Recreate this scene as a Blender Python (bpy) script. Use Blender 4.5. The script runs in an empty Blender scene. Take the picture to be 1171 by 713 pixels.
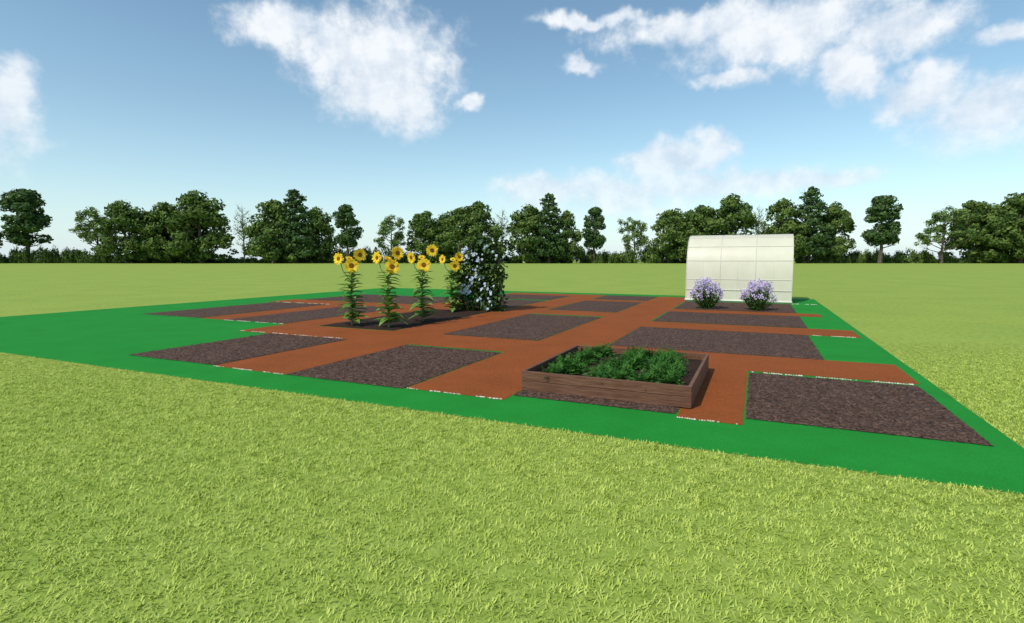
import bpy, math, random
import numpy as np
from mathutils import Vector, Matrix
random.seed(7); rng=np.random.default_rng(7)
S_,C_=0.4152,0.9097
def W(u,v,z=0.0): return (u*S_-v*C_, u*C_+v*S_, z)
scene=bpy.context.scene
scene.view_settings.view_transform='Standard'; scene.view_settings.look='None'
scene.view_settings.exposure=0; scene.view_settings.gamma=1

# ------------------------------------------------------------------ helpers
def empty(name,loc=(0,0,0)):
    o=bpy.data.objects.new(name,None); scene.collection.objects.link(o); o.location=loc; return o
def mk(name,verts,faces,mat=None,parent=None,smooth=False):
    me=bpy.data.meshes.new(name); me.from_pydata([tuple(map(float,v)) for v in verts],[],[tuple(map(int,f)) for f in faces]); me.update()
    o=bpy.data.objects.new(name,me); scene.collection.objects.link(o)
    if mat:
        for m in (mat if isinstance(mat,(list,tuple)) else [mat]): me.materials.append(m)
    if smooth: me.polygons.foreach_set('use_smooth',[True]*len(me.polygons))
    if parent: o.parent=parent
    return o
def inst(name,src,loc,rotz=0,scale=(1,1,1),parent=None):
    o=bpy.data.objects.new(name,src.data if hasattr(src,'data') else src); scene.collection.objects.link(o)
    o.location=loc; o.rotation_euler=(0,0,rotz); o.scale=scale
    if parent: o.parent=parent
    return o
class MB:
    def __init__(s): s.v=[]; s.f=[]; s.m=[]
    def add(s,vs,fs,mi=0):
        b=len(s.v); s.v+= [tuple(x) for x in vs]; s.f+=[tuple(i+b for i in f) for f in fs]; s.m+=[mi]*len(fs)
    def box(s,lo,hi,mi=0,tf=None):
        x0,y0,z0=lo;x1,y1,z1=hi
        vs=[(x0,y0,z0),(x1,y0,z0),(x1,y1,z0),(x0,y1,z0),(x0,y0,z1),(x1,y0,z1),(x1,y1,z1),(x0,y1,z1)]
        if tf: vs=[tf(*q) for q in vs]
        s.add(vs,[(0,3,2,1),(4,5,6,7),(0,1,5,4),(1,2,6,5),(2,3,7,6),(3,0,4,7)],mi)
    def tube(s,pts,rads,n=6,mi=0):
        pts=[Vector(p) for p in pts]
        vs=[];fs=[]
        for i,p in enumerate(pts):
            d=(pts[min(i+1,len(pts)-1)]-pts[max(i-1,0)]).normalized()
            a=d.cross(Vector((0,0,1)));
            if a.length<1e-3: a=Vector((1,0,0))
            a.normalize(); b=d.cross(a)
            for k in range(n):
                t=2*math.pi*k/n; vs.append(p+a*math.cos(t)*rads[i]+b*math.sin(t)*rads[i])
        for i in range(len(pts)-1):
            for k in range(n):
                fs.append((i*n+k,i*n+(k+1)%n,(i+1)*n+(k+1)%n,(i+1)*n+k))
        fs.append(tuple(range(n-1,-1,-1))); fs.append(tuple((len(pts)-1)*n+k for k in range(n)))
        s.add(vs,fs,mi)
    def obj(s,name,mats,parent=None,smooth=False):
        o=mk(name,s.v,s.f,mats,parent,smooth); o.data.polygons.foreach_set('material_index',s.m); o.data.update(); return o

def newmat(name,rough=0.8,spec=0.3):
    m=bpy.data.materials.new(name); m.use_nodes=True; nt=m.node_tree
    b=nt.nodes['Principled BSDF']; b.inputs['Roughness'].default_value=rough
    b.inputs['Specular IOR Level'].default_value=spec
    return m,nt,b
def N(nt,t,**kw):
    n=nt.nodes.new(t)
    for k,v in kw.items(): setattr(n,k,v)
    return n
def ramp(nt,stops,fac):
    r=N(nt,'ShaderNodeValToRGB'); e=r.color_ramp.elements
    while len(e)<len(stops): e.new(0.5)
    for el,(p,c) in zip(e,stops): el.position=p; el.color=(*c,1)
    nt.links.new(fac,r.inputs[0]); return r.outputs[0]
def noise(nt,scale,detail=4,rough=0.6,dist=0,vec=None,scl=None):
    n=N(nt,'ShaderNodeTexNoise'); n.inputs['Scale'].default_value=scale; n.inputs['Detail'].default_value=detail
    n.inputs['Roughness'].default_value=rough; n.inputs['Distortion'].default_value=dist
    if vec is None:
        tc=N(nt,'ShaderNodeNewGeometry'); vec=tc.outputs['Position']
    if scl:
        mp=N(nt,'ShaderNodeMapping'); mp.inputs['Scale'].default_value=scl; nt.links.new(vec,mp.inputs[0]); vec=mp.outputs[0]
    nt.links.new(vec,n.inputs['Vector']); return n.outputs['Fac']
def mixc(nt,fac,a,b,mode='MIX'):
    m=N(nt,'ShaderNodeMix',data_type='RGBA',blend_type=mode)
    for sock,val in ((m.inputs[0],fac),(m.inputs[6],a),(m.inputs[7],b)):
        if isinstance(val,(int,float)): sock.default_value=val
        elif isinstance(val,tuple): sock.default_value=(*val,1)
        else: nt.links.new(val,sock)
    return m.outputs[2]
def bump(nt,b,h,strength,dist):
    n=N(nt,'ShaderNodeBump'); n.inputs['Strength'].default_value=strength; n.inputs['Distance'].default_value=dist
    nt.links.new(h,n.inputs['Height']); nt.links.new(n.outputs[0],b.inputs['Normal'])
def simple(name,c1,c2,scale=5,rough=0.7,spec=0.3,detail=4,bs=0,bd=0.01,scl=None,lo=0.35,hi=0.65,transl=0,big=0):
    m,nt,b=newmat(name,rough,spec)
    n=noise(nt,scale,detail,scl=scl); c=ramp(nt,[(lo,c1),(hi,c2)],n)
    if big:
        n2=noise(nt,big,3); c=mixc(nt,1.0,c,ramp(nt,[(.3,(.88,.90,.88)),(.7,(1.08,1.06,1.08))],n2),'MULTIPLY')
    nt.links.new(c,b.inputs['Base Color'])
    if bs: bump(nt,b,n,bs,bd)
    if transl:
        t=N(nt,'ShaderNodeBsdfTranslucent'); nt.links.new(c,t.inputs[0]); ms=N(nt,'ShaderNodeMixShader'); ms.inputs[0].default_value=transl
        nt.links.new(b.outputs[0],ms.inputs[1]); nt.links.new(t.outputs[0],ms.inputs[2])
        nt.links.new(ms.outputs[0],nt.nodes['Material Output'].inputs['Surface'])
    return m

# ------------------------------------------------------------------ materials
mg,nt,b=newmat('lawn',0.95,0.1)
big=noise(nt,0.35,2); mid=noise(nt,9,3,0.65,0.4); fine=noise(nt,55,2,0.7,0,scl=(1,0.6,1))
c=ramp(nt,[(0.30,(0.235,0.315,0.050)),(0.5,(0.310,0.395,0.070)),(0.72,(0.38,0.455,0.10))],mid)
c2=ramp(nt,[(0.3,(0.62,0.66,0.56)),(0.55,(1,1,1)),(0.75,(1.17,1.14,1.1))],fine)
c=mixc(nt,0.8,c,c2,'MULTIPLY')
c3=ramp(nt,[(0.35,(0.93,0.96,0.93)),(0.65,(1.04,1.03,1.02))],big)
c=mixc(nt,1.0,c,c3,'MULTIPLY'); nt.links.new(c,b.inputs['Base Color'])
bump(nt,b,fine,0.4,0.015)
m_green=simple('border_turf',(0.014,0.215,0.024),(0.019,0.265,0.034),60,0.95,0.1,2,0.3,0.008,big=1.2)
m_path=simple('clay_path',(0.225,0.058,0.015),(0.325,0.090,0.023),26,0.95,0.1,4,0.5,0.008,lo=0.3,hi=0.7,big=1.1)
m_soil,nt,b=newmat('soil',0.95,0.15)
v=N(nt,'ShaderNodeTexVoronoi'); v.inputs['Scale'].default_value=32; g=N(nt,'ShaderNodeNewGeometry')
nn=N(nt,'ShaderNodeTexNoise'); nn.inputs['Scale'].default_value=16; nt.links.new(g.outputs['Position'],nn.inputs['Vector'])
wv=N(nt,'ShaderNodeVectorMath',operation='MULTIPLY_ADD'); nt.links.new(nn.outputs['Color'],wv.inputs[0]); wv.inputs[1].default_value=(0.09,0.09,0.09); nt.links.new(g.outputs['Position'],wv.inputs[2])
nt.links.new(wv.outputs[0],v.inputs['Vector'])
ca=ramp(nt,[(0.0,(0.150,0.090,0.066)),(0.5,(0.098,0.057,0.041)),(1.0,(0.026,0.014,0.010))],v.outputs['Distance'])
sep=N(nt,'ShaderNodeSeparateColor'); nt.links.new(v.outputs['Color'],sep.inputs[0])
cb=ramp(nt,[(0.0,(0.58,0.56,0.55)),(0.6,(1,1,1)),(1.0,(1.6,1.58,1.55))],sep.outputs[0])
c=mixc(nt,1.0,ca,cb,'MULTIPLY'); nt.links.new(c,b.inputs['Base Color'])
inv=N(nt,'ShaderNodeMath',operation='SUBTRACT'); inv.inputs[0].default_value=1; nt.links.new(v.outputs['Distance'],inv.inputs[1])
bump(nt,b,inv.outputs[0],0.6,0.012)
m_dsoil=simple('dark_compost',(0.020,0.011,0.008),(0.065,0.037,0.026),30,0.95,0.1,5,0.8,0.02)
m_peb=simple('pale_edging',(0.45,0.34,0.22),(0.8,0.74,0.62),30,0.8,0.3)
m_wood,nt,b=newmat('cedar_board',0.7,0.25)
tc=N(nt,'ShaderNodeTexCoord'); oi=N(nt,'ShaderNodeObjectInfo')
n1=noise(nt,3,6,0.65,0.8,vec=tc.outputs['Object'],scl=(9,1,22)); n2=noise(nt,2,3,vec=tc.outputs['Object'])
c=ramp(nt,[(0.3,(0.075,0.032,0.018)),(0.5,(0.17,0.076,0.043)),(0.72,(0.27,0.138,0.084))],n1)
c=mixc(nt,0.5,c,ramp(nt,[(0.3,(0.6,0.6,0.6)),(0.7,(1.1,1.1,1.1))],n2),'MULTIPLY')
c=mixc(nt,1.0,c,ramp(nt,[(0,(.8,.8,.8)),(1,(1.15,1.12,1.1))],oi.outputs['Random']),'MULTIPLY'); nt.links.new(c,b.inputs['Base Color'])
bump(nt,b,n1,0.4,0.006)
m_leaf_tree=simple('tree_foliage',(0.045,0.090,0.018),(0.145,0.205,0.045),0.35,0.8,0.15,1)
m_leaf_tree2=simple('tree_foliage_light',(0.08,0.14,0.035),(0.19,0.26,0.07),0.35,0.8,0.15,1)
m_leaf_dark=simple('conifer_foliage',(0.030,0.070,0.020),(0.09,0.145,0.04),0.5,0.8,0.15,1)
m_bark=simple('bark',(0.07,0.055,0.04),(0.15,0.12,0.095),2,0.9,0.1)
m_bare=simple('pale_bark',(0.2,0.18,0.15),(0.33,0.30,0.26),2,0.9,0.1)
m_sfleaf=simple('sunflower_leaf',(0.10,0.22,0.03),(0.27,0.44,0.085),9,0.6,0.3,2,transl=0.25)
m_stem=simple('green_stem',(0.09,0.17,0.03),(0.16,0.26,0.06),12,0.7)
m_petal=simple('sunflower_petal',(0.88,0.54,0.012),(0.98,0.76,0.05),14,0.6,0.3,2,transl=0.15)
m_disc=simple('sunflower_disc',(0.07,0.022,0.004),(0.36,0.15,0.02),40,0.9,0.1,bs=0.6,bd=0.01)
m_vine=simple('vine_leaf',(0.022,0.055,0.012),(0.080,0.145,0.033),7,0.55,0.3,2,transl=0.15)
m_blos=simple('white_blossom',(0.46,0.58,0.78),(0.80,0.84,0.88),8,0.6,0.3,2,transl=0.15)
m_phlox=simple('lilac_blossom',(0.36,0.20,0.56),(0.84,0.76,0.89),16,0.6,0.2,2,lo=0.38,hi=0.62)
m_bushleaf=simple('bush_leaf',(0.04,0.11,0.02),(0.11,0.23,0.05),9,0.6,0.3,2)
m_veg=simple('carrot_top',(0.018,0.080,0.010),(0.075,0.215,0.026),8,0.65,0.2,2,transl=0.2)
m_pole=simple('trellis_wood',(0.12,0.08,0.05),(0.25,0.18,0.12),10,0.8)
m_blade=simple('grass_blade',(0.345,0.440,0.070),(0.54,0.62,0.135),7,0.85,0.08,1)
m_frame=simple('white_frame',(0.58,0.55,0.47),(0.68,0.64,0.55),3,0.4,0.5)
m_film,nt,b=newmat('greenhouse_film',0.35,0.4)
n=noise(nt,1.3,3,scl=(1,1,0.6)); c=ramp(nt,[(0.3,(0.86,0.80,0.62)),(0.7,(0.95,0.89,0.70))],n)
nt.links.new(c,b.inputs['Base Color'])
t=N(nt,'ShaderNodeBsdfTranslucent'); nt.links.new(c,t.inputs[0]); tr=N(nt,'ShaderNodeBsdfTransparent')
m1=N(nt,'ShaderNodeMixShader'); m1.inputs[0].default_value=0.22; nt.links.new(b.outputs[0],m1.inputs[1]); nt.links.new(t.outputs[0],m1.inputs[2])
m2=N(nt,'ShaderNodeMixShader'); m2.inputs[0].default_value=0.12; nt.links.new(m1.outputs[0],m2.inputs[1]); nt.links.new(tr.outputs[0],m2.inputs[2])
nt.links.new(m2.outputs[0],nt.nodes['Material Output'].inputs['Surface'])
bump(nt,b,n,0.2,0.03)

# ------------------------------------------------------------------ ground & plan
mk('ground',[(-3000,-300,0),(3000,-300,0),(3000,4000,0),(-3000,4000,0)],[(0,1,2,3)],mg)
G=(5.25,27.9,-2.38,21.6)
mk('green_border',[W(G[0],G[3],.004),W(G[0],G[2],.004),W(G[1],G[2],.004),W(G[1],G[3],.004)],[(3,2,1,0)],m_green)
paths=[
 (6.10,9.36,2.90,4.42),(6.05,9.36,6.68,8.34),(6.22,9.36,0.08,0.78),
 (9.36,10.95,-2.2,11.9),(10.95,16.5,2.80,4.35),(10.95,16.5,6.85,8.3),
 (14.45,15.85,-2.24,2.80),
 (16.5,18.0,2.80,19.0),(18.0,26.6,2.80,4.30),(18.0,26.6,6.85,8.3),
 (19.15,20.2,-1.9,2.80),(10.95,16.5,10.8,12.0),(10.95,16.5,14.45,15.6),(18.0,24.6,10.8,12.0),
 (22.7,23.6,4.30,6.85),(25.2,26.6,8.3,12.0)]
mb=MB()
for u0,u1,v0,v1 in paths:
    mb.add([W(u0,v1,.008),W(u0,v0,.008),W(u1,v0,.008),W(u1,v1,.008)],[(3,2,1,0)])
mb.obj('clay_path',[m_path])

def soil(u0,u1,v0,v1,mat,res,z0=0.012,amp=0.015):
    nu=max(2,int((u1-u0)/res)); nv=max(2,int((v1-v0)/res))
    hgt=rng.random((nu+1,nv+1))
    k=rng.random((nu//4+3,nv//4+3))
    V=[];F=[]
    for i in range(nu+1):
        for j in range(nv+1):
            e=min(i,j,nu-i,nv-j)
            a=0 if e==0 else min(1,e/3)
            jit=0.25*res if e>0 else 0
            uu=u0+(u1-u0)*i/nu+(rng.random()-.5)*jit*2; vv=v0+(v1-v0)*j/nv+(rng.random()-.5)*jit*2
            if e==0:
                off=(rng.random()-.5)*0.02
                if i in(0,nu): uu+=off
                if j in(0,nv): vv+=off
            V.append(W(uu,vv,z0+a*(amp*hgt[i,j]**1.5+amp*0.9*k[i//4,j//4])))
    for i in range(nu):
        for j in range(nv):
            a=i*(nv+1)+j; F.append((a,a+nv+1,a+nv+2,a+1)[::-1])
    return mk('garden_bed',V,F,mat,smooth=True)
beds=[(6.5,9.2,-2.14,0.06,m_soil,.04),(6.35,9.2,0.80,2.88,m_soil,.06),(6.05,9.25,4.44,6.66,m_soil,.04),(6.1,9.35,8.36,10.75,m_soil,.05),
 (10.95,14.4,-1.15,2.78,m_soil,.07),(15.9,19.1,-1.25,2.75,m_soil,.1),(20.25,24.3,-1.25,2.75,m_soil,.12),
 (10.97,16.3,4.37,6.83,m_soil,.08),(18.05,22.6,4.33,6.8,m_soil,.12),(23.7,26.5,4.33,6.8,m_soil,.15),
 (11.0,16.45,8.33,10.78,m_dsoil,.07),(10.97,16.4,12.03,14.4,m_soil,.1),(11.0,16.4,15.65,18.5,m_soil,.1),
 (18.05,21.9,8.35,10.78,m_soil,.15),(22.3,25.1,8.35,11.9,m_soil,.15),(18.05,22,12.05,18.5,m_soil,.2)]
for q in beds: soil(*q)

def pebbles(u0,v0,u1,v1,sz=0.016):
    L=math.hypot(u1-u0,v1-v0); n=int(L/(sz*1.7)); m=MB(); ph=rng.random()*6
    for i in range(n):
        if math.sin(i*sz*14+ph)+math.sin(i*sz*31+ph)*.8+rng.random()*1.4<0.3: continue
        t=(i+.5)/n; x,y,_=W(u0+(u1-u0)*t,v0+(v1-v0)*t+0)
        r=sz*(0.6+0.5*rng.random()); k=6
        du=(rng.random()-.5)*0.012; x+=du;y+=du
        ring=[(x+math.cos(a)*r*(.8+.4*rng.random()),y+math.sin(a)*r*(.8+.4*rng.random()),.009) for a in [j*math.pi*2/k for j in range(k)]]
        top=[((p[0]*.6+x*.4),(p[1]*.6+y*.4),.009+r*.6) for p in ring]
        m.add(ring+top,[(j,(j+1)%k,k+(j+1)%k,k+j) for j in range(k)]+[tuple(range(k,2*k))])
    m.obj('pebble_edging',[m_peb])
pebbles(6.10,2.93,6.10,4.40);pebbles(6.05,6.7,6.05,8.32);pebbles(6.22,.1,6.22,.78)
pebbles(9.28,-2.14,9.28,0.06,.02);pebbles(9.42,8.4,9.42,11.9,.018);pebbles(14.42,-2.24,14.42,-1.2,.022);pebbles(16.5,15.6,16.5,18.5,.022);pebbles(10.9,12.0,10.9,14.4,.02)
pebbles(24.35,-2.2,24.35,-1.3,.03)

def clods(u0,u1,v0,v1,n):
    m=MB()
    for i in range(n):
        uu=rng.uniform(u0+.02,u1-.02); vv=rng.uniform(v0+.02,v1-.02); r=rng.uniform(.005,.014)
        x,y,_=W(uu,vv); z=.012+.012+r*.2
        P=[(x+r*rng.uniform(.7,1.2),y,z),(x,y+r*rng.uniform(.7,1.2),z),(x-r*rng.uniform(.7,1.2),y,z),(x,y-r*rng.uniform(.7,1.2),z),(x+rng.normal(0,r*.2),y+rng.normal(0,r*.2),z+r*rng.uniform(.6,1)),(x,y,z-r)]
        m.add(P,[(0,1,4),(1,2,4),(2,3,4),(3,0,4),(1,0,5),(2,1,5),(3,2,5),(0,3,5)])
    m.obj('soil_clods',[m_soil])
clods(6.5,9.2,-2.14,.06,1300); clods(6.05,9.25,4.44,6.66,1000); clods(6.1,9.35,8.36,10.75,700)

# ------------------------------------------------------------------ grass blades
def patch(nb,size,hmin,hmax,wd):
    V=[];F=[]
    cl=rng.random((int(nb/14),2))*size
    for i in range(nb):
        c=cl[rng.integers(len(cl))]+rng.normal(0,0.03,2) if rng.random()<.6 else rng.random(2)*size
        x,y=c%size; a=rng.random()*6.283; h=hmin+(hmax-hmin)*rng.random(); l=h*(0.7+rng.random()*1.2); w=wd*(0.6+.8*rng.random())
        dx,dy=math.cos(a),math.sin(a); px,py=-dy*w,dx*w; b=len(V)
        V+=[(x-px,y-py,0),(x+px,y+py,0),(x+dx*l*.45+px*.8,y+dy*l*.45+py*.8,h*.65),(x+dx*l*.45-px*.8,y+dy*l*.45-py*.8,h*.65),(x+dx*l,y+dy*l,h)]
        F+=[(b,b+1,b+2,b+3),(b+3,b+2,b+4)]
    me=bpy.data.meshes.new('grass_patch'); me.from_pydata(V,[],F); me.materials.append(m_blade); return me
near=[patch(820,0.5,0.009,0.027,0.0032) for _ in range(5)]
gp=empty('grass_tufts')
for iu in range(-20,60):
    for iv in range(-60,60):
        u=5.25-0.5*(iu+1); v=-2.38-0.5*(iv+1)
        if u+.5>G[0]+.01 and v+.5>G[2]+.01 and u<G[1] and v<G[3]: continue
        x,y,_=W(u+.25,v+.25)
        if y<1.9 or y>11.5 or abs(x)>y*1.02+.8: continue
        k=random.randrange(5); q=random.randrange(4)
        o=bpy.data.objects.new('tuft_patch',near[k]); scene.collection.objects.link(o); o.parent=gp
        ang=math.atan2(C_,S_)+q*math.pi/2
        ca_,sa_=math.cos(ang),math.sin(ang)
        o.location=(x-(ca_*.25-sa_*.25),y-(sa_*.25+ca_*.25),0); o.rotation_euler=(0,0,ang)
        o.scale=(1,1,max(.2,min(1,(12.5-y)/6.)))

# ------------------------------------------------------------------ raised bed
rb=empty('raised_garden_bed',(0,0,0))
u0,u1,v0,v1,H=6.62,9.08,.66,2.88,.27
th_=.045
def tfW(u,v,z): return W(u,v,z)
def board(name,lo,hi):
    m=MB(); m.box((0,0,0),(hi[0]-lo[0],hi[1]-lo[1],hi[2]-lo[2])); o=m.obj(name,[m_wood],rb)
    o.location=W(*lo)
    X=Vector((S_,C_,0));Y=Vector((-C_,S_,0)); o.matrix_local=Matrix(((X.x,Y.x,0,o.location.x),(X.y,Y.y,0,o.location.y),(0,0,1,lo[2]),(0,0,0,1)))
    bv=o.modifiers.new('b','BEVEL'); bv.width=.006; bv.segments=2
hh=H/2
for k in range(2):
    z0=.02+k*hh; z1=z0+hh-.004
    board('front_board',(u0,v0,z0),(u0+th_,v1,z1)); board('back_board',(u1-th_,v0,z0),(u1,v1,z1))
    board('side_board',(u0+th_+.002,v0,z0),(u1-th_-.002,v0+th_,z1)); board('side_board',(u0+th_+.002,v1-th_,z0),(u1-th_-.002,v1,z1))
for a in (u0+th_+.002,u1-th_-.072):
    for b_ in (v0+th_+.002,v1-th_-.072): board('corner_post',(a,b_,.02),(a+.07,b_+.07,.02+H-.03))
m=MB(); m.box((u0+.03,v0+.03,.03),(u1-.03,v1-.03,.19),0,tfW); o=m.obj('compost',[m_dsoil],rb)
def feather(mb,base,dirv,L,w,droop,n=6,mi=0):
    pts=[];d=Vector(dirv).normalized(); side=d.cross(Vector((0,0,1)));
    if side.length<1e-3: side=Vector((1,0,0))
    side.normalize(); b=Vector(base)
    for i in range(n+1):
        t=i/n; pts.append(b+d*L*t+Vector((0,0,-droop*t*t)))
    for i in range(1,n+1):
        t=i/n; ww=w*math.sin(math.pi*min(1,.18+t*.75)); a=pts[i-1]
        for sg in(-1,1):
            tip=pts[i]+side*sg*ww+Vector((rng.normal(0,.006),rng.normal(0,.006),rng.normal(0,.012)))
            mid=(a+tip)*.5+ (pts[i]-pts[i-1])*.55
            mb.add([a,mid,tip,(a+tip)*.5-(pts[i]-pts[i-1])*.45],[(0,1,2,3)],mi)
for r,vv in enumerate((2.42,1.78,1.14)):
    m=MB()
    for i in range(16):
        uu=u0+.20+i*.137+rng.normal(0,.02); bx,by,_=W(uu,vv+rng.normal(0,.085))
        for k in range(46):
            a=rng.random()*6.283; el=math.radians(15+60*rng.random()); L=.16+.13*rng.random()
            feather(m,(bx+rng.normal(0,.035),by+rng.normal(0,.035),.19),(math.cos(a)*math.cos(el),math.sin(a)*math.cos(el),math.sin(el)),L,.055,L*(.12+.3*rng.random()),5)
    o=m.obj('carrot_plants',[m_veg])

# ------------------------------------------------------------------ sunflowers
def leafshape(mb,base,dirv,L,w,mi,droop=.25,fold=.15):
    d=Vector(dirv).normalized(); s=d.cross(Vector((0,0,1))); 
    if s.length<1e-3: s=Vector((1,0,0))
    s.normalize(); up=s.cross(d); b=Vector(base)
    prof=[(0,0.05),(.12,.75),(.3,1),(.55,.8),(.8,.4),(1,.02)]
    vs=[]
    for t,k in prof:
        c=b+d*L*t+Vector((0,0,-droop*L*t*t))
        vs+=[c+s*w*k*.5+up*fold*w*k, c, c-s*w*k*.5+up*fold*w*k]
    fs=[]
    for i in range(len(prof)-1):
        a=i*3; fs+=[(a,a+1,a+4,a+3),(a+1,a+2,a+5,a+4)]
    mb.add(vs,fs,mi)
def sunhead(mb,c,nrm,R):
    n=Vector(nrm).normalized(); a=n.cross(Vector((0,0,1))).normalized(); b=a.cross(n)*-1; c=Vector(c)
    K=14; vs=[];fs=[]
    for i,(r,h) in enumerate([(.38,-.05),(.38,.05),(.27,.12),(.13,.11)]):
        for k in range(K):
            t=k*6.283/K; vs.append(c+(a*math.cos(t)+b*math.sin(t))*R*r+n*R*h)
    for i in range(3):
        for k in range(K): fs.append((i*K+k,i*K+(k+1)%K,(i+1)*K+(k+1)%K,(i+1)*K+k))
    fs.append(tuple(3*K+k for k in range(K))); fs.append(tuple(range(K-1,-1,-1)))
    mb.add(vs,fs,3)
    for lay in range(2):
        P=18
        for k in range(P):
            t=(k+.5*lay)*6.283/P+rng.normal(0,.06); d=a*math.cos(t)+b*math.sin(t); s=d.cross(n)
            L=R*(1.0+rng.normal(0,.07))*(1 if lay==0 else .88); w=R*.19; off=n*(R*(.02+.05*lay)); cu=n*R*rng.normal(.06,.08)
            mb.add([c+d*R*.32-s*w*.5+off,c+d*R*.32+s*w*.5+off,c+d*L*.72+s*w*.95+off+cu*.6,c+d*L+off+cu,c+d*L*.72-s*w*.95+off+cu*.6],[(0,1,2,3,4)],2)
    for k in range(12):
        t=k*6.283/12; d=a*math.cos(t)+b*math.sin(t); s=d.cross(n)
        mb.add([c+d*R*.2-s*R*.14-n*R*.08,c+d*R*.2+s*R*.14-n*R*.08,c+d*R*.8-n*R*.06],[(0,1,2)],1)
def sunflower(loc,yaw,sc=1):
    m=MB()
    lean=rng.normal(0,.02,2)
    def sp(t): return (lean[0]*t+.015*math.sin(t*5),lean[1]*t,t)
    m.tube([sp(t*1.5) for t in (0,.2,.4,.6,.8,1)],[.026,.024,.022,.019,.016,.013],6,0)
    heads=[((.08,-.14,1.60),.205,(.12,-1,.12)),((-.31,.0,1.80),.17,(-.75,-.8,.1)),((.26,.05,1.93),.185,(.35,-1,.15)),((.02,.12,1.80),.11,(.2,-.6,.9))]
    for c,R,n in heads:
        c=Vector(c)+Vector(rng.normal(0,.03,3)); st=Vector(sp(1.15+.2*rng.random())); nn=(Vector(n).normalized()+Vector(rng.normal(0,.1,3))).normalized()
        m.tube([st,(st+c)*.5+Vector((c.x-st.x,c.y-st.y,0))*.2,c-nn*.05+Vector((0,0,-.03)),c-nn*.02],[.013,.011,.010,.013],5,0)
        sunhead(m,c,nn,R)
    for i in range(66):
        t=i/66; z=.10+1.36*t; a=i*2.4+rng.normal(0,.3); L=(.50-.20*t)*(.75+.5*rng.random()); el=math.radians(0+32*rng.random())
        x,y,_=sp(z)
        leafshape(m,(x,y,z),(math.cos(a)*math.cos(el),math.sin(a)*math.cos(el),math.sin(el)),L,L*.50,1,droop=.12+.3*rng.random())
    o=m.obj('sunflower',[m_stem,m_sfleaf,m_petal,m_disc]); o.location=loc; o.rotation_euler=(0,0,yaw); o.scale=(sc,)*3
sunflower(W(11.35,9.95,.02),.25); sunflower(W(11.45,8.8,.02),.18,1.0); sunflower(W(12.95,8.75,.02),.1,1.02); sunflower(W(15.9,9.5,.02),.08,.98)

# ------------------------------------------------------------------ trellis vine
tv=empty('trellis_with_climbing_vine',W(16.75,8.95,.0)); tv.rotation_euler=(0,0,math.atan2(S_,-C_)+math.pi)
m=MB()
hv=2.35
for x in(-.85,-.28,.28,.85): m.tube([(x,0,0),(x*.93,0,hv)],[.022,.018],6)
for z in(.4,.85,1.3,1.75,2.2): m.tube([(-.88,.03,z),(.88,.03,z)],[.014,.014],5)
m.obj('trellis_frame',[m_pole],tv)
m=MB()
for s in range(12):
    x=-.85+1.7*s/11; pts=[(x+.09*math.sin(z*4+s),.05*math.cos(z*5+s),z) for z in np.linspace(0,2.2,9)]
    m.tube(pts,[.012]*9,4)
m.obj('vine_stems',[m_stem],tv)
m=MB(); nl=0
while nl<2900:
    x=rng.uniform(-1.05,1.05); z=rng.uniform(.03,2.75)
    top=(2.46 if x>-.2 else 2.08)+.16*math.sin(x*6+1)+.14*math.sin(x*17)
    if z>top+rng.normal(0,.12): continue
    if abs(x)>.90+.10*math.sin(z*6)+.07*math.sin(z*17)+rng.normal(0,.05): continue
    dens=.5+.5*math.sin(x*7+z*3+1.3)*math.sin(z*6-x*4)
    if rng.random()>.38+.62*dens: continue
    if -.62<x<-.42 and rng.random()<.5: continue
    y=rng.normal(0,.17); a=rng.uniform(0,6.283); el=rng.uniform(-.7,.6); L=rng.uniform(.08,.19)
    leafshape(m,(x,y,z),(math.cos(a)*math.cos(el),math.sin(a)*math.cos(el),math.sin(el)),L,L*.95,0,droop=.5); nl+=1
m.obj('vine_leaves',[m_vine],tv)
m=MB()
cls=[(rng.normal(.1,.40),rng.uniform(.1,2.2)) for _ in range(26)]
for i in range(120):
    cx0,cz0=cls[i%26]; x=cx0+rng.normal(0,.07); z=cz0+rng.normal(0,.09)
    if abs(x)>.9 or z<.05: continue
    c=Vector((x,-.26-rng.random()*.12,z)); R=rng.uniform(.035,.068); tl_=rng.normal(0,.35,2)
    n=Vector((tl_[0],-1,tl_[1]+.3)).normalized(); a=n.cross(Vector((0,0,1))).normalized(); b=n.cross(a)
    for k in range(5):
        t=k*6.283/5+i; d=a*math.cos(t)+b*math.sin(t); s=d.cross(n)
        m.add([c,c+d*R*.6+s*R*.4-n*R*.2,c+d*R,c+d*R*.6-s*R*.4-n*R*.2],[(0,1,2,3)])
m.obj('vine_blossoms',[m_blos],tv)

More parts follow.
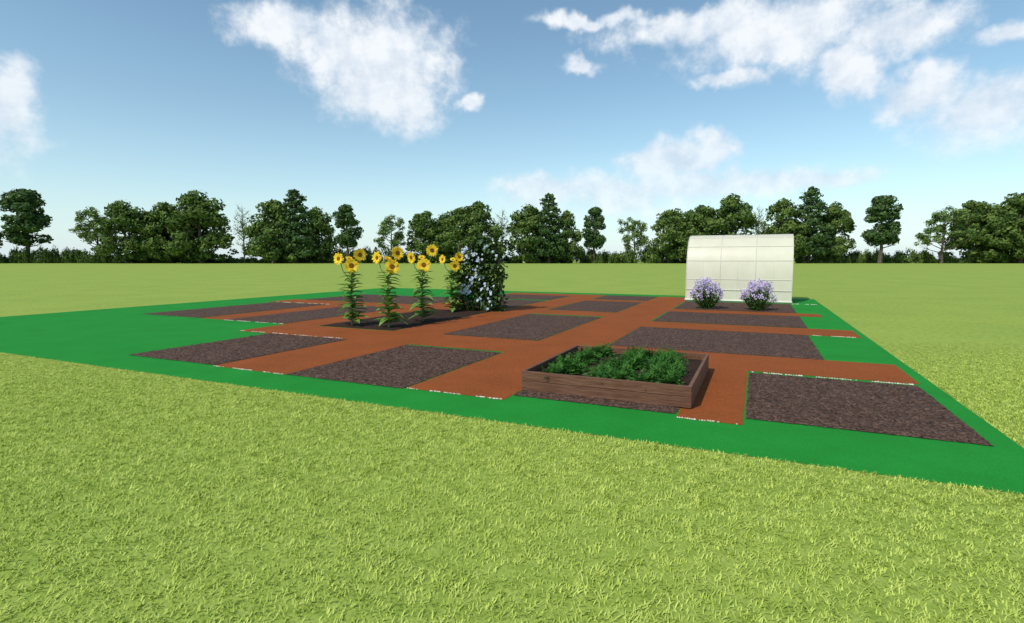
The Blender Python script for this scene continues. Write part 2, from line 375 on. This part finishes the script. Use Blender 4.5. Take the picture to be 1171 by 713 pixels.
# ------------------------------------------------------------------ flowering bushes
def bush(loc,R=.58,Ht=1.0):
    e=empty('lilac_flower_bush',loc)
    m=MB(); f=MB()
    for i in range(115):
        a=rng.random()*6.283; sp=rng.random()**.6*R; z=Ht*(.58+.47*math.sqrt(max(0,1-(sp/R)**2)))*rng.uniform(.72,1.05)
        if sp>R*.75: z*=.85
        tip=Vector((math.cos(a)*sp,math.sin(a)*sp,z)); base=Vector((math.cos(a)*sp*.25,math.sin(a)*sp*.25,0))
        midp=(base+tip)*.5+Vector((math.cos(a)*sp*.12,math.sin(a)*sp*.12,0))
        m.tube([base,midp,tip],[.007,.006,.004],3,1)
        for k in range(22):
            t=rng.uniform(.05,.8); p=base.lerp(midp,t*2) if t<.5 else midp.lerp(tip,t*2-1)
            b=rng.random()*6.283; el=rng.uniform(-.2,.9); L=rng.uniform(.07,.15)
            leafshape(m,p,(math.cos(b)*math.cos(el),math.sin(b)*math.cos(el),math.sin(el)),L,L*.32,0,droop=.3)
        for k in range(15):
            h=rng.uniform(0,.2); q=tip+Vector((rng.normal(0,.028),rng.normal(0,.028),.06-h)); r=rng.uniform(.014,.026)
            n=Vector(rng.normal(0,1,3)+np.array([0,-.8,.5])).normalized(); aa=n.orthogonal().normalized(); bb=n.cross(aa)
            f.add([q+(aa*math.cos(j*1.2566)+bb*math.sin(j*1.2566))*r for j in range(5)],[(0,1,2,3,4)])
    m.obj('foliage',[m_bushleaf,m_stem],e); f.obj('blossoms',[m_phlox],e)
bush(W(20.75,1.66,.02)); bush(W(20.75,-.05,.02))

# ------------------------------------------------------------------ greenhouse
gh=empty('greenhouse',(0,0,0))
gu0,gu1,gv0,gv1=24.7,27.5,-1.30,2.85; gH=2.86; cu=(gu0+gu1)/2; ru=(gu1-gu0)/2
prof=[]
for i in range(25):
    t=math.pi*i/24; cs=math.cos(t); sn=math.sin(t)
    x=-ru*math.copysign(abs(cs)**.85,cs); z=.95+(gH-.95)*sn**.92
    prof.append((cu+x,z))
prof=[(gu0,0.02)]+prof+[(gu1,0.02)]
V=[];F=[]
nv=8
for j in range(nv+1):
    vv=gv0+(gv1-gv0)*j/nv
    for (uu,z) in prof: V.append(W(uu,vv,z))
P_=len(prof)
for j in range(nv):
    for i in range(P_-1): F.append((j*P_+i,j*P_+i+1,(j+1)*P_+i+1,(j+1)*P_+i))
mk('cover',V,F,m_film,gh,True)
for vv in(gv0+.004,gv1-.004):
    mk('end_wall',[W(uu,vv,z) for uu,z in prof],[tuple(range(P_))],m_film,gh)
m=MB()
def sh(p,k=1.008): return (cu+(p[0]-cu)*k,p[1]*k)
for j in range(7):
    vv=gv0+(gv1-gv0)*j/6; kk=.992 if j%2 else 1.004
    m.tube([W(sh(p,kk)[0],vv,max(.02,sh(p,kk)[1])) for p in prof],[.016]*P_,6)
for idx in (1,4,7,10,13,16,19,22,25):
    uu,z=sh(prof[idx],1.004); m.tube([W(uu,gv0,z),W(uu,gv1,z)],[.013,.013],6)
m.tube([W(gu0-.02,gv0,.5),W(gu0-.02,gv1,.5)],[.013,.013],6)
m.tube([W(gu0-.015,gv0-.03,.05),W(gu0-.015,gv1+.03,.05)],[.04,.04],6); m.tube([W(gu1+.015,gv0-.03,.05),W(gu1+.015,gv1+.03,.05)],[.04,.04],6)
for vv in(gv0-.02,gv1+.02):
    m.tube([W(gu0,vv,.05),W(gu1,vv,.05)],[.03,.03],6)
    for uu in(cu-.42,cu+.42): m.tube([W(uu,vv,.05),W(uu,vv,2.0)],[.025,.025],6)
    m.tube([W(cu-.42,vv,2.0),W(cu+.42,vv,2.0)],[.025,.025],6); m.tube([W(cu-.42,vv,1.0),W(cu+.42,vv,1.0)],[.02,.02],6)
m.obj('frame',[m_frame],gh)
m=MB()
m.box((gu0+.3,gv0+.3,.7),(gu0+.9,gv1-.3,.74),0,tfW)
for vv in np.linspace(gv0+.4,gv1-.4,4):
    for uu in(gu0+.34,gu0+.86): m.tube([W(uu,vv,.02),W(uu,vv,.70)],[.03,.03],5)
m.obj('potting_bench',[m_pole],gh)

# ------------------------------------------------------------------ distant trees
def leafcloud(blobs,n,size,V,F,surf=.65):
    wts=np.array([b[3]*b[4]*b[5] for b in blobs])**.7; wts/=wts.sum()
    ids=rng.choice(len(blobs),n,p=wts)
    for i in ids:
        b=blobs[i]; d=rng.normal(0,1,3); d/=np.linalg.norm(d)
        r=(surf+(1-surf)*rng.random())*(1+rng.normal(0,.07)); 
        p=np.array(b[:3])+d*np.array(b[3:6])*r
        if p[2]<.05: p[2]=.05+rng.random()*.3
        a=rng.normal(0,1,3); a/=np.linalg.norm(a); n_=d+rng.normal(0,.5,3); c=np.cross(a,n_); c/=np.linalg.norm(c); a=np.cross(c,n_); a/=np.linalg.norm(a)
        s=size*(.6+.8*rng.random()); k=len(V)
        V.extend([p-a*s,p+c*s*.6,p+a*s,p-c*s*.6]); F.append((k,k+1,k+2,k+3))
def limbs(mb,h,base,top,r,n,spread,mi=0,twigs=2):
    mb.tube([(0,0,0),(r*.4,0,base),(0,r*.5,(base+top)/2),(-r*.3,0,top)],[r,r*.75,r*.45,r*.1],6,mi)
    ends=[]
    for i in range(n):
        z=base+(top-base)*(i/n)**1.0*.9; a=i*2.4+rng.normal(0,.3); L=spread*(1-.45*i/n)*rng.uniform(.7,1.1)
        e=(math.cos(a)*L,math.sin(a)*L,z+L*rng.uniform(.4,.9)); mdl=(e[0]*.5,e[1]*.5,z+(e[2]-z)*.35)
        mb.tube([(0,0,z),mdl,e],[r*.35,r*.22,r*.06],4,mi); ends.append(e)
        for t in range(twigs):
            q=(e[0]*rng.uniform(.5,1),e[1]*rng.uniform(.5,1),z+(e[2]-z)*rng.uniform(.4,.9)); ee=(q[0]+rng.normal(0,.12*spread),q[1]+rng.normal(0,.12*spread),q[2]+rng.uniform(.1,.4)*spread)
            mb.tube([mdl,q,ee],[r*.14,r*.1,r*.03],3,mi); ends.append(ee)
    return ends
def tree_mesh(kind,seed):
    global rng
    rng=np.random.default_rng(seed)
    m=MB(); V=[];F=[]; lm=m_leaf_tree
    if kind=='oval':
        limbs(m,10,2.2,9,.26,10,1.6)
        bl=[]
        for i in range(40):
            z=rng.uniform(2.9,9.4); t=(z-2.7)/7; rr=2.3*math.sin(math.pi*min(1,t*.86+.12))**.7; a=rng.random()*6.283; q=rng.random()**.5*rr*.8
            s=rng.uniform(.55,1.0); bl.append((math.cos(a)*q,math.sin(a)*q,z,s,s,s*.8))
        leafcloud(bl,6000,.19,V,F); lm=m_leaf_dark
    elif kind=='sparse':
        ends=limbs(m,10,1.8,8.8,.24,18,3.2,twigs=3)
        bl=[(e[0],e[1],e[2],*(3*[rng.uniform(.35,.85)])) for e in ends if e[2]<10.4]
        leafcloud(bl,4800,.16,V,F,.3); lm=m_leaf_tree2
    elif kind=='broad':
        limbs(m,10,1.5,8.5,.32,12,3)
        bl=[]
        for i in range(75):
            z=rng.uniform(.6,9.2); t=z/9.6; rr=3.7*math.sin(math.pi*min(1,t*.66+.33))**.7; a=rng.random()*6.283; q=rng.random()**.5*rr
            s=rng.uniform(.6,1.35); bl.append((math.cos(a)*q,math.sin(a)*q,z,s,s,s*.7))
        leafcloud(bl,8500,.21,V,F)
    elif kind=='pine':
        limbs(m,10,2,9.8,.26,10,2)
        bl=[]
        for i in range(60):
            t=i/60; z=1.4+8.3*t; rr=(3.0*(1-t)**.75+.3)*(1 if i%3 else 1.15); a=i*2.4; q=rr*rng.uniform(.25,.95)
            s=.45+.8*(1-t); bl.append((math.cos(a)*q,math.sin(a)*q,z-q*.08,s*1.15,s*1.15,s*.5))
        leafcloud(bl,7000,.19,V,F,.5); lm=m_leaf_dark
    elif kind=='bare':
        limbs(m,10,1.6,9.6,.17,24,2.0,twigs=6)
        leafcloud([(0,0,6,1.7,1.7,3.5)],800,.10,V,F,.2); lm=m_leaf_tree2
    elif kind=='shrub':
        bl=[]
        for i in range(34):
            q=rng.uniform(-9,9); s=rng.uniform(.8,1.9); bl.append((q,rng.normal(0,1),rng.uniform(.3,1.5),s*1.2,s,s*rng.uniform(.6,1.1)))
        leafcloud(bl,4500,.25,V,F,.5)
    b=len(m.v); m.v+=[tuple(x) for x in V]; m.f+=[tuple(i+b for i in f) for f in F]; m.m+=[1]*len(F)
    me=bpy.data.meshes.new('tree_'+kind); me.from_pydata([tuple(map(float,v)) for v in m.v],[],m.f)
    me.materials.append(m_bare if kind=='bare' else m_bark); me.materials.append(lm); me.polygons.foreach_set('material_index',m.m); me.update()
    return me
T={k:[tree_mesh(k,i*10+j) for j in range(n)] for i,(k,n) in enumerate([('oval',2),('sparse',3),('broad',4),('pine',2),('bare',2),('shrub',3)])}
halfw={'oval':2.2,'sparse':3.3,'broad':3.7,'pine':3.0,'bare':2.2,'shrub':9}
lay=[(25,82,'oval',50),(105,62,'sparse',54),(152,68,'broad',54),(172,58,'broad',46),(192,68,'broad',60),(214,62,'broad',50),(236,79,'broad',66),(276,66,'bare',30),(316,70,'broad',60),(341,82,'pine',52),(364,62,'broad',38),(400,63,'oval',31),
(450,50,'sparse',38),(486,58,'broad',44),(508,54,'broad',44),(528,62,'broad',50),(549,67,'broad',48),(574,62,'bare',28),(603,64,'broad',48),(627,77,'pine',42),(648,58,'broad',32),(680,61,'oval',28),
(727,50,'sparse',36),(765,60,'broad',44),(786,58,'broad',44),(806,66,'broad',48),(833,75,'broad',52),(862,64,'bare',28),(895,72,'broad',48),(930,87,'pine',52),(958,68,'broad',40),(1000,73,'oval',40),
(1070,60,'sparse',52),(1118,72,'broad',52),(1138,66,'broad',50),(1162,78,'broad',60),(1200,80,'broad',60),(1240,66,'bare',26),(1285,80,'pine',50),(1330,70,'broad',56),(1400,72,'oval',40),(1460,60,'sparse',50),(1520,76,'broad',60),
(-30,74,'broad',56),(-75,84,'pine',52),(-120,66,'broad',50),(-170,62,'sparse',52),(-230,78,'broad',60),(-300,72,'oval',44)]
tl=empty('distant_tree_line',(0,250,0)); D=250; k=D/614.
for i,(px,hp,kd,w) in enumerate(lay):
    X=(px-585.5)*k; hgt=(hp+3)*k; sz=hgt/10.; sx=w*k/2/halfw[kd]*1.06
    inst('tree_'+kd,T[kd][i%len(T[kd])],(X,random.uniform(-3,6),0),random.choice([0,math.pi,random.uniform(-.6,.6)]),(sx,(sx+sz)/2,sz),tl)
for i in range(75):
    px=-300+i*26+random.uniform(-9,9)
    hp=random.uniform(10,20)*(1.0 if math.sin(px*.022-1)>-.4 else .6)
    inst('understory_shrub',T['shrub'][i%3],((px-585.5)*k,random.uniform(4,12),0),random.choice([0,math.pi]),(20*k/9,1.2,hp*k/2.6),tl)
# ------------------------------------------------------------------ world
w=bpy.data.worlds.new('World'); scene.world=w; w.use_nodes=True; nt=w.node_tree
bg=nt.nodes['Background']; bg.inputs[1].default_value=0.125
sundir=Vector((-0.62,-0.62,0.95)).normalized()
el=math.asin(sundir.z); az=math.atan2(sundir.x,sundir.y)
sky=N(nt,'ShaderNodeTexSky',sky_type='NISHITA'); sky.sun_disc=False; sky.sun_elevation=el; sky.sun_rotation=az
sky.air_density=1.0; sky.dust_density=0.3; sky.ozone_density=1.8; sky.altitude=0
tc=N(nt,'ShaderNodeTexCoord'); sx=N(nt,'ShaderNodeSeparateXYZ'); nt.links.new(tc.outputs['Generated'],sx.inputs[0])
def M(op,a,b=None):
    n=N(nt,'ShaderNodeMath',operation=op)
    for i,q in enumerate((a,b)):
        if q is None: continue
        if isinstance(q,(int,float)): n.inputs[i].default_value=q
        else: nt.links.new(q,n.inputs[i])
    return n.outputs[0]
azn=M('ARCTAN2',sx.outputs[0],sx.outputs[1]); eln=M('ARCSINE',sx.outputs[2])
cv=N(nt,'ShaderNodeCombineXYZ'); nt.links.new(azn,cv.inputs[0]); nt.links.new(eln,cv.inputs[1])
wn=N(nt,'ShaderNodeTexNoise'); wn.inputs['Scale'].default_value=9; wn.inputs['Detail'].default_value=4; wn.inputs['Roughness'].default_value=.6; nt.links.new(cv.outputs[0],wn.inputs['Vector'])
ws=N(nt,'ShaderNodeVectorMath',operation='SUBTRACT'); nt.links.new(wn.outputs['Color'],ws.inputs[0]); ws.inputs[1].default_value=(.5,.5,.5)
wa=N(nt,'ShaderNodeVectorMath',operation='MULTIPLY_ADD'); nt.links.new(ws.outputs[0],wa.inputs[0]); wa.inputs[1].default_value=(.12,.08,0); nt.links.new(cv.outputs[0],wa.inputs[2])
def ae(x,y):
    return math.atan((x-585.5)/614), math.atan((298-y)/math.hypot(614,x-585.5))
clouds=[(345,45,48,20),(395,68,54,34),(455,78,58,46),(468,122,42,30),(430,100,48,34),(540,126,11,8),(663,80,22,7),(680,38,60,7),
(790,42,90,16),(880,50,110,30),(1000,48,60,22),(960,92,34,24),(825,102,28,10),(1040,112,50,24),(1110,125,70,34),(1150,42,50,12),(1048,92,20,12),
(20,135,42,42),(-20,150,60,50),(770,188,55,20),(812,178,24,14),(620,222,48,18),(705,226,60,22),(790,218,70,16),(880,214,70,14),(940,210,50,9),(1250,90,90,40),(-150,90,80,40)]
dm=None
for (x,y,rx,ry) in clouds:
    a,e=ae(x,y); cosx=1/(1+((x-585.5)/614)**2); rxa=rx/614*cosx; rya=ry/614*math.sqrt(cosx)
    s=N(nt,'ShaderNodeVectorMath',operation='SUBTRACT'); nt.links.new(wa.outputs[0],s.inputs[0]); s.inputs[1].default_value=(a,e,0)
    mu=N(nt,'ShaderNodeVectorMath',operation='MULTIPLY'); nt.links.new(s.outputs[0],mu.inputs[0]); mu.inputs[1].default_value=(1/rxa,1/rya,0)
    ln=N(nt,'ShaderNodeVectorMath',operation='LENGTH'); nt.links.new(mu.outputs[0],ln.inputs[0])
    dm=ln.outputs['Value'] if dm is None else M('MINIMUM',dm,ln.outputs['Value'])
fn=N(nt,'ShaderNodeTexNoise'); fn.inputs['Scale'].default_value=16; fn.inputs['Detail'].default_value=6; fn.inputs['Roughness'].default_value=.62; nt.links.new(cv.outputs[0],fn.inputs['Vector'])
dd=M('ADD',dm,M('MULTIPLY',M('SUBTRACT',fn.outputs['Fac'],.5),2.2))
mr=N(nt,'ShaderNodeMapRange',interpolation_type='SMOOTHSTEP'); nt.links.new(dd,mr.inputs[0]); mr.inputs[1].default_value=1.6; mr.inputs[2].default_value=.5; mr.inputs[3].default_value=0; mr.inputs[4].default_value=1
op=N(nt,'ShaderNodeMapRange'); nt.links.new(eln,op.inputs[0]); op.inputs[1].default_value=.08; op.inputs[2].default_value=.30; op.inputs[3].default_value=.6; op.inputs[4].default_value=.97
mask=M('MULTIPLY',mr.outputs[0],op.outputs[0])
cc=ramp(nt,[(.35,(5.2,6.0,7.0)),(.60,(7.5,7.8,8.1))],M('SUBTRACT',1.0,fn.outputs['Fac']))
# horizon haze: pale blue-white air thickening towards the horizon
skyc=mixc(nt,1.0,sky.outputs[0],(1.18,1.32,1.20),'MULTIPLY')
hz=M('EXPONENT',M('MULTIPLY',M('MAXIMUM',eln,0.0),-10.0)); hz=M('MULTIPLY',hz,.92)
skyc=mixc(nt,hz,skyc,(5.4,6.5,7.2))
cm=mixc(nt,mask,skyc,cc); nt.links.new(cm,bg.inputs[0])
try: w.cycles.sampling_method='MANUAL'; w.cycles.sample_map_resolution=256
except Exception as e: print(e)
# ------------------------------------------------------------------ sun
sd=bpy.data.lights.new('sun','SUN'); sd.energy=3.4; sd.angle=math.radians(.5); sd.color=(1,.96,.89)
so=bpy.data.objects.new('sun',sd); scene.collection.objects.link(so); so.rotation_euler=sundir.to_track_quat('Z','Y').to_euler()
# ------------------------------------------------------------------ camera
cd=bpy.data.cameras.new('camera'); cam=bpy.data.objects.new('camera',cd); scene.collection.objects.link(cam)
cam.location=(0,0,1.8); cam.rotation_euler=(math.pi/2-math.atan(59.5/614),0,0); cd.sensor_width=36; cd.lens=614/1171*36; cd.clip_end=6000
scene.camera=cam
